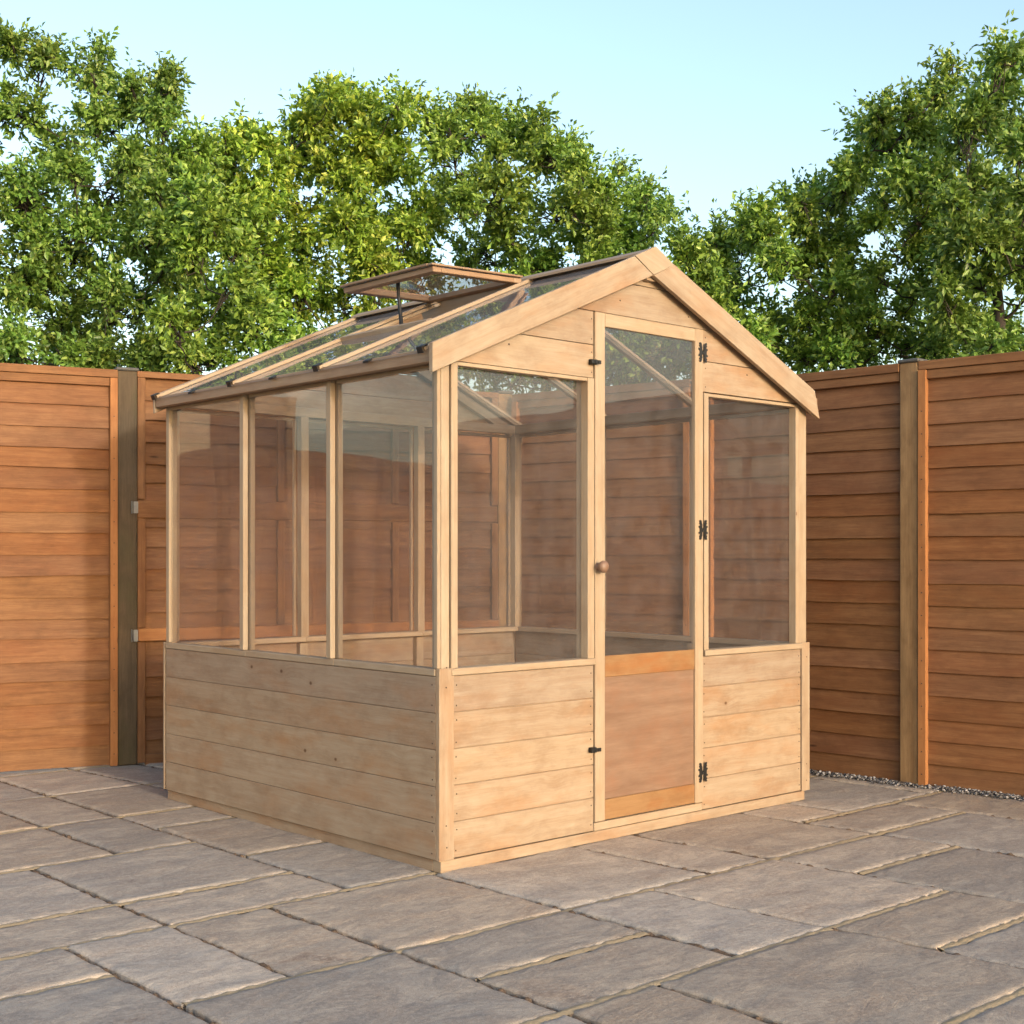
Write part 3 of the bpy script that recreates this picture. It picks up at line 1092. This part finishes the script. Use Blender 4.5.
LS = (AX - .024 + .052) * math.hypot(1, SL)      # slope length
bars = [.012, .586, 1.156, D - .024]
for side in (0, 1):
    O, U, Vv, N = slope_frame(side)
    for k, y in enumerate(bars):
        b = MB()
        b.fbox(O, U, Vv, N, 0.0, LS, y - .012, y + .012, -.026, -.0125, 0)
        b.fbox(O, U, Vv, N, 0.0, LS, y - .0095, y + .0095, -.0095, .004, 0)
        part(b, 'rafter', M['bead'], bevel=.0015)
    for k in range(3):
        b = MB()
        top = LS - .004
        if side == 0 and k == 1: top = .53
        b.fbox(O, U, Vv, N, -.006, top, bars[k] + .001 if k else bars[0] - .01, bars[k + 1] - .001 if k < 2 else bars[3] + .01, -.0118, -.010, 0)
        part(b, 'roof_pane', M['roofglass'], bevel=0)
    # black sheet clips at the eave
    for y in bars + [(bars[k] + bars[k + 1]) / 2 for k in range(3)]:
        b = MB()
        big = y in bars
        b.fbox(O, U, Vv, N, -.012, .014, y - .014, y + .014, .0042 if big else -.0095, .010 if big else -.004, 0)
        b.fbox(O, U, Vv, N, -.015, -.0122, y - .014, y + .014, -.012, .009 if big else -.005, 0)
        part(b, 'sheet_clip', M['black'], bevel=.001)
    # eave board
    x0, x1 = (-.046, -.018) if side == 0 else (2 * AX + .018, 2 * AX + .046)
    b = MB(); b.box(x0, x1, yb0, yb1, 1.598, 1.6405, 1); part(b, 'eave_board', M['eave'], bevel=.002)
    x0, x1 = (-.0175, .0140) if side == 0 else (2 * AX - .0140, 2 * AX + .0175)
    b = MB(); b.box(x0, x1, .0505, D - .0505, 1.6005, 1.628, 1); part(b, 'eave_fillet', M['eave'], bevel=.002)
b = MB(); b.box(AX - .0235, AX + .0235, yb0, yb1, 1.985, 2.068, 1); part(b, 'ridge_beam', M['bead'])
b = MB()
b.prism([(AX - .045, 2.072), (AX, 2.0915), (AX + .045, 2.072), (AX + .045, 2.082), (AX, 2.1025), (AX - .045, 2.082)][::1], Vector((0, yb0 - .003, 0)), X3, Z3, Y3, 0, yb1 - yb0 + .006, (0, 1))
part(b, 'ridge_cap', M['wood'])

# opening of the vent: trimmer and kerb
O, U, Vv, N = slope_frame(0)
uT = .53
b = MB(); b.fbox(O, U, Vv, N, uT, uT + .028, bars[1] + .0125, bars[2] - .0125, -.030, .006, 1)
part(b, 'vent_trimmer', M['wood'])
b = MB(); b.fbox(O, U, Vv, N, uT + .03, LS - .12, bars[2] - .009, bars[2] + .009, -.060, -.0265, 0); part(b, 'vent_kerb', M['wood'])
# vent leaf: propped almost level, hinged by the ridge
hx, hz = .895, 2.074
fx, fz = .452, 2.060
VO = Vector((hx, 0, hz)); VU = (Vector((fx, 0, fz)) - VO); vl = VU.length; VU.normalize(); VN = Vector((-VU.z, 0, VU.x))
if VN.z < 0: VN = -VN
va, vb = .585, 1.150
b = MB()
b.fbox(VO, VU, Y3, VN, 0, .04, va, vb, -.020, .0, 1)
b.fbox(VO, VU, Y3, VN, vl - .04, vl, va, vb, -.020, .0, 1)
b.fbox(VO, VU, Y3, VN, .0405, vl - .0405, va, va + .040, -.019, -.001, 0)
b.fbox(VO, VU, Y3, VN, .0405, vl - .0405, vb - .040, vb, -.019, -.001, 0)
vent = part(b, 'roof_vent', M['eave'], bevel=.002)
b = MB(); b.fbox(VO, VU, Y3, VN, .006, vl + .008, va + .006, vb - .006, .0005, .0023, 0); b.build('pane', M['glass'], vent, 0)
b = MB()
b.fbox(VO, VU, Y3, VN, .0, vl + .012, va - .010, va + .018, .0028, .010, 0)
b.fbox(VO, VU, Y3, VN, .0, vl + .012, vb - .018, vb + .010, .0028, .010, 0)
b.fbox(VO, VU, Y3, VN, vl - .014, vl + .014, va + .0185, vb - .0185, .0028, .0115, 1)
b.build('edge_strip', M['eave'], vent, .0015)
b = MB()
b.tube([(.500, .858, 2.050), (.503, .860, 2.01), (.530, .872, 1.868)], [.0085, .0065, .0085], 8)
b.build('stay', M['black'], vent, 0)

# ------------------------------------------------------------------ trees
def make_tree(name, base_px, d, clumps, leafmat, label, dens=1.0, leaf=.062, trunk_r=.12, lean=0.0, top=None, seed=0, limb_vis=0.0):
    rs = np.random.default_rng(seed)
    base = site(base_px, d, -.05)
    rv = Vector((cs, -sn, 0)); fv = Vector((sn, cs, 0))
    t = thing(name, base, label, 'tree', 'trees beyond the fence')
    C = []
    extra = []
    for (px, py, r, *rest) in clumps:
        if 12 <= r <= 34:      # upright shoots that roughen the outline
            for _ in range(2):
                extra.append((px + rs.normal(0, .5) * r, py - r * rs.uniform(.6, 1.0), r * rs.uniform(.12, .2)))
        if r >= 26:      # smaller clumps in front of and around the large ones break up the mass
            for _ in range(1):
                a_ = rs.uniform(0, 2 * math.pi); q_ = rs.uniform(.1, .75) * r
                extra.append((px + math.cos(a_) * q_, min(350, py + math.sin(a_) * q_), r * rs.uniform(.4, .6), rs.uniform(-1.2, -.2)))
    for (px, py, r, *rest) in list(clumps) + extra:
        dd = d + (rest[0] if rest else rs.uniform(-.8, .8))
        py += 9
        p = site(px, dd); p.z = 1 + (HY - py) / FPX * dd
        C.append((p, r / FPX * dd))
    zmax = max(p.z for p, _ in C)
    tr = MB()
    # trunk
    ht = top if top else zmax * .5
    path = []
    nseg = 9
    tx = sum(p.x for p, _ in C) / len(C); ty = sum(p.y for p, _ in C) / len(C)
    for k in range(nseg + 1):
        s_ = k / nseg
        q = base + Vector((0, 0, ht * s_)) + (Vector((tx, ty, 0)) - Vector((base.x, base.y, 0))) * (.55 * s_ ** 1.5)
        q += Vector((rs.normal(0, .035), rs.normal(0, .035), 0)) * min(1, k)
        path.append(q)
    rad = [trunk_r * (1 - .75 * k / nseg) + (.05 if k == 0 else 0) for k in range(nseg + 1)]
    tr.tube(path, rad, 9)
    leafP, leafD, leafN, leafS = [], [], [], []
    wood_nodes = [(q, rad[k]) for k, q in enumerate(path) if k >= 3]
    C.sort(key=lambda e: (e[0] - path[-2]).length)
    for (c, r) in C:
        # each limb grows from the nearest wood that is already there, below the clump
        best = min(wood_nodes, key=lambda w: (w[0] - c).length + 1.3 * max(0, w[0].z + .15 - c.z))
        s0 = best[0]
        L = (c - s0).length + 1e-3
        pts = []
        for q in range(7):
            s_ = q / 6
            m = s0.lerp(c, s_) + fv * (.12 * min(1, L) * math.sin(math.pi * s_) * (1 - limb_vis)) + Vector((0, 0, -.10 * L * math.sin(math.pi * s_))) + Vector(rs.normal(0, .035 * L, 3)) * math.sin(math.pi * s_)
            pts.append(m)
        r0 = max(.008, min(best[1] * .72, .012 + .014 * L))
        wood_nodes += [(pts[q], r0 * (1 - q / 6 * .72)) for q in (2, 3, 4, 5)]
        tr.tube(pts, [r0 * (1 - s_ / 6 * .72) for s_ in range(7)], 6)
        nsub = max(5, int(100 * r ** 1.5 * dens) + 4)
        for _ in range(nsub):
            v = rs.normal(0, 1, 3); v /= np.linalg.norm(v)
            rr = max(.02, r - .15) * rs.uniform(.15, 1) ** .5 * rs.uniform(.85, 1.1)
            sc = Vector((v[0] * rr, v[1] * rr, v[2] * rr * .9)) + c
            if rs.random() < .75:
                a = pts[4].lerp(c, rs.uniform(0, 1))
                mid = a.lerp(sc, .5) + Vector(rs.normal(0, .05, 3))
                tr.tube([a, mid, sc], [.007, .005, .0025], 4)
            out = Vector(v)
            sz = rs.uniform(.06, .125)
            # twigs in the spray, leaves along them
            for tw in range(rs.integers(4, 7)):
                td = np.array(out) * .7 + rs.normal(0, .75, 3) + np.array([0, 0, .55]); td /= np.linalg.norm(td)
                tl = sz * rs.uniform(.9, 2.5)
                nl = rs.integers(9, 15)
                s_ = np.linspace(.15, 1, nl)[:, None]
                P = np.array(sc) + td * tl * s_ + rs.normal(0, .012, (nl, 3))
                Dd = td * .8 + rs.normal(0, .65, (nl, 3)) + np.array([0, 0, -.25])
                Dd /= np.linalg.norm(Dd, axis=1)[:, None]
                Nn = rs.normal(0, .8, (nl, 3)) + np.array([0, 0, .75]) + np.array(out) * .35
                leafP.append(P); leafD.append(Dd); leafN.append(Nn)
                leafS.append(rs.uniform(.6, 1.3, nl) * leaf * .9)
    tr.build('trunk', M['bark'], t, 0)
    P = np.vstack(leafP); Dd = np.vstack(leafD); Nn = np.vstack(leafN); Sz = np.concatenate(leafS)[:, None]
    side = np.cross(Dd, Nn); side /= (np.linalg.norm(side, axis=1)[:, None] + 1e-9)
    up = np.cross(side, Dd)
    n = len(P)
    wdt = Sz * .25
    v0 = P
    v1 = P + Dd * Sz * .48 + side * wdt + up * wdt * .45
    v2 = P + Dd * Sz - up * Sz * .12
    v3 = P + Dd * Sz * .48 - side * wdt + up * wdt * .45
    A = np.stack([v0, v1, v2, v3], 1).reshape(-1, 3) - np.array(base)
    me = bpy.data.meshes.new('crown')
    me.vertices.add(4 * n); me.vertices.foreach_set('co', A.astype(np.float32).ravel())
    idx = np.arange(n)[:, None] * 4
    lp = np.hstack([idx, idx + 1, idx + 2, idx, idx + 2, idx + 3]).astype(np.int32).ravel()
    me.loops.add(6 * n); me.loops.foreach_set('vertex_index', lp)
    me.polygons.add(2 * n)
    me.polygons.foreach_set('loop_start', np.arange(0, 6 * n, 3, dtype=np.int32))
    me.polygons.foreach_set('loop_total', np.full(2 * n, 3, dtype=np.int32))
    me.update(calc_edges=True); me.validate()
    link_mesh('crown', me, [leafmat], t, base)
    return n


tot = 0
tot += make_tree('broadleaf_tree', 70, 11.2,
    [(18, 105, 42), (40, 62, 18), (12, 45, 14), (60, 150, 46), (102, 120, 38), (101, 78, 20), (103, 48, 9), (135, 100, 24), (163, 112, 26), (166, 84, 13), (150, 160, 42), (112, 180, 50), (25, 190, 55), (80, 235, 60), (20, 270, 60), (150, 230, 50), (60, 310, 60), (120, 300, 55), (185, 165, 16), (178, 200, 32),
     (175, 270, 42), (10, 350, 45), (60, 360, 40), (100, 355, 45), (160, 350, 45), (-50, 130, 70), (-70, 250, 90)],
    M['leaf_dark'], 'tall deep green tree rising at the left edge behind the orange fence panel', 1.05, .062, .13, seed=1)
tot += make_tree('broadleaf_tree', 205, 10.4,
    [(207, 150, 13), (200, 185, 20), (212, 215, 26), (235, 240, 34), (190, 250, 34), (225, 290, 45), (180, 315, 42), (260, 320, 46), (215, 345, 45), (300, 345, 42)],
    M['leaf_mid'], 'low mid green tree between the tall left tree and the yellow green crown', 1.0, .062, .08, seed=2)
tot += make_tree('broadleaf_tree', 330, 11.6,
    [(232, 150, 20), (262, 138, 20), (236, 185, 40), (270, 180, 42), (305, 150, 34), (320, 118, 24), (350, 105, 20), (346, 85, 9), (375, 125, 30), (405, 112, 20), (345, 160, 46), (395, 160, 40), (250, 230, 50), (310, 220, 56), (375, 225, 58), (285, 285, 52), (350, 285, 50), (410, 270, 45), (425, 210, 40), (380, 330, 50), (440, 320, 46)],
    M['leaf_yellow'], 'bright yellow green tree standing behind the open roof vent', 1.05, .068, .12, seed=3)
tot += make_tree('broadleaf_tree', 530, 11.9,
    [(435, 130, 24), (455, 140, 26), (486, 118, 22), (483, 97, 10), (505, 140, 28), (530, 128, 22), (545, 150, 30), (575, 165, 26), (600, 190, 28), (640, 200, 18), (652, 215, 12), (620, 225, 32), (450, 185, 42), (500, 190, 46), (550, 205, 44), (590, 235, 34), (480, 240, 46), (535, 255, 44), (600, 262, 26), (500, 300, 40), (560, 310, 46), (640, 245, 16), (620, 320, 44), (470, 350, 44), (520, 365, 44), (570, 365, 46), (620, 375, 46), (660, 360, 44)],
    M['leaf_mid'], 'rounded green tree behind the greenhouse ridge', 1.0, .062, .12, seed=4)
tot += make_tree('broadleaf_tree', 905, 10.6,
    [(688, 252, 16), (705, 275, 28), (720, 246, 16), (745, 232, 20), (765, 225, 22), (735, 290, 34), (775, 262, 36), (805, 215, 24), (815, 198, 13), (845, 180, 20), (858, 172, 14), (815, 245, 36), (850, 225, 34), (875, 140, 22), (882, 120, 12), (900, 155, 30), (890, 195, 34), (770, 315, 36), (720, 330, 34), (815, 300, 28), (800, 345, 30), (850, 275, 20),
     (935, 100, 16), (945, 75, 10), (952, 60, 6), (925, 125, 26), (930, 170, 34), (935, 215, 28), (915, 248, 22), (845, 330, 18), (865, 352, 20), (930, 342, 16), (885, 320, 14), (905, 345, 14), (860, 300, 16), (880, 280, 14), (910, 290, 12), (955, 320, 12), (830, 350, 26), (690, 350, 36), (670, 300, 30), (655, 340, 34), (710, 370, 34), (750, 350, 34)],
    M['leaf_mid'], 'spreading tree with dark forked limbs showing, behind the right fence', .95, .060, .10, top=2.5, seed=5)
tot += make_tree('broadleaf_tree', 1004, 9.6,
    [(985, 110, 28), (1003, 75, 20), (1012, 50, 9), (960, 135, 28), (1010, 130, 38), (975, 180, 38), (1022, 190, 40), (965, 230, 28), (1000, 245, 30), (1030, 270, 26), (1080, 110, 60), (1100, 220, 70), (975, 285, 18), (985, 350, 14), (948, 262, 24), (950, 300, 12), (970, 330, 12), (1018, 330, 16), (945, 350, 12)],
    M['leaf_dark'], 'tree with a thick dark trunk at the right edge of the photo', 1.0, .060, .13, top=3.0, seed=6)
print('leaves', tot)

# ------------------------------------------------------------------ light
EL = 10.0
AZ = 7.0
S.world = bpy.data.worlds.new('World')
S.world.use_nodes = True
wt = S.world.node_tree
wt.nodes.clear()
sky = wt.nodes.new('ShaderNodeTexSky')
sky.sky_type = 'NISHITA'
sky.sun_disc = False
sky.sun_elevation = R(EL)
sky.sun_rotation = R(180 + AZ)
sky.air_density = 1.0
sky.dust_density = 2.5
sky.ozone_density = 1.0
bg = wt.nodes.new('ShaderNodeBackground')
bg.inputs[1].default_value = .15
wo = wt.nodes.new('ShaderNodeOutputWorld')
wt.links.new(sky.outputs[0], bg.inputs[0])
wt.links.new(bg.outputs[0], wo.inputs[0])
sd = bpy.data.lights.new('sun', 'SUN')
sd.energy = .61
sd.angle = R(2.5)
sd.color = (1, .985, .92)
so = bpy.data.objects.new('sun', sd)
COL.objects.link(so)
travel = Vector((math.sin(R(AZ)) * math.cos(R(EL)), math.cos(R(AZ)) * math.cos(R(EL)), -math.sin(R(EL))))
so.rotation_euler = travel.to_track_quat('-Z', 'Y').to_euler()
so.location = (-1, -8, 4)

S.view_settings.view_transform = 'Standard'
S.view_settings.look = 'None'
S.view_settings.gamma = 1
S.view_settings.exposure = 1.6
S.cycles.transparent_max_bounces = 32
S.cycles.max_bounces = 8
S.cycles.use_denoising = True
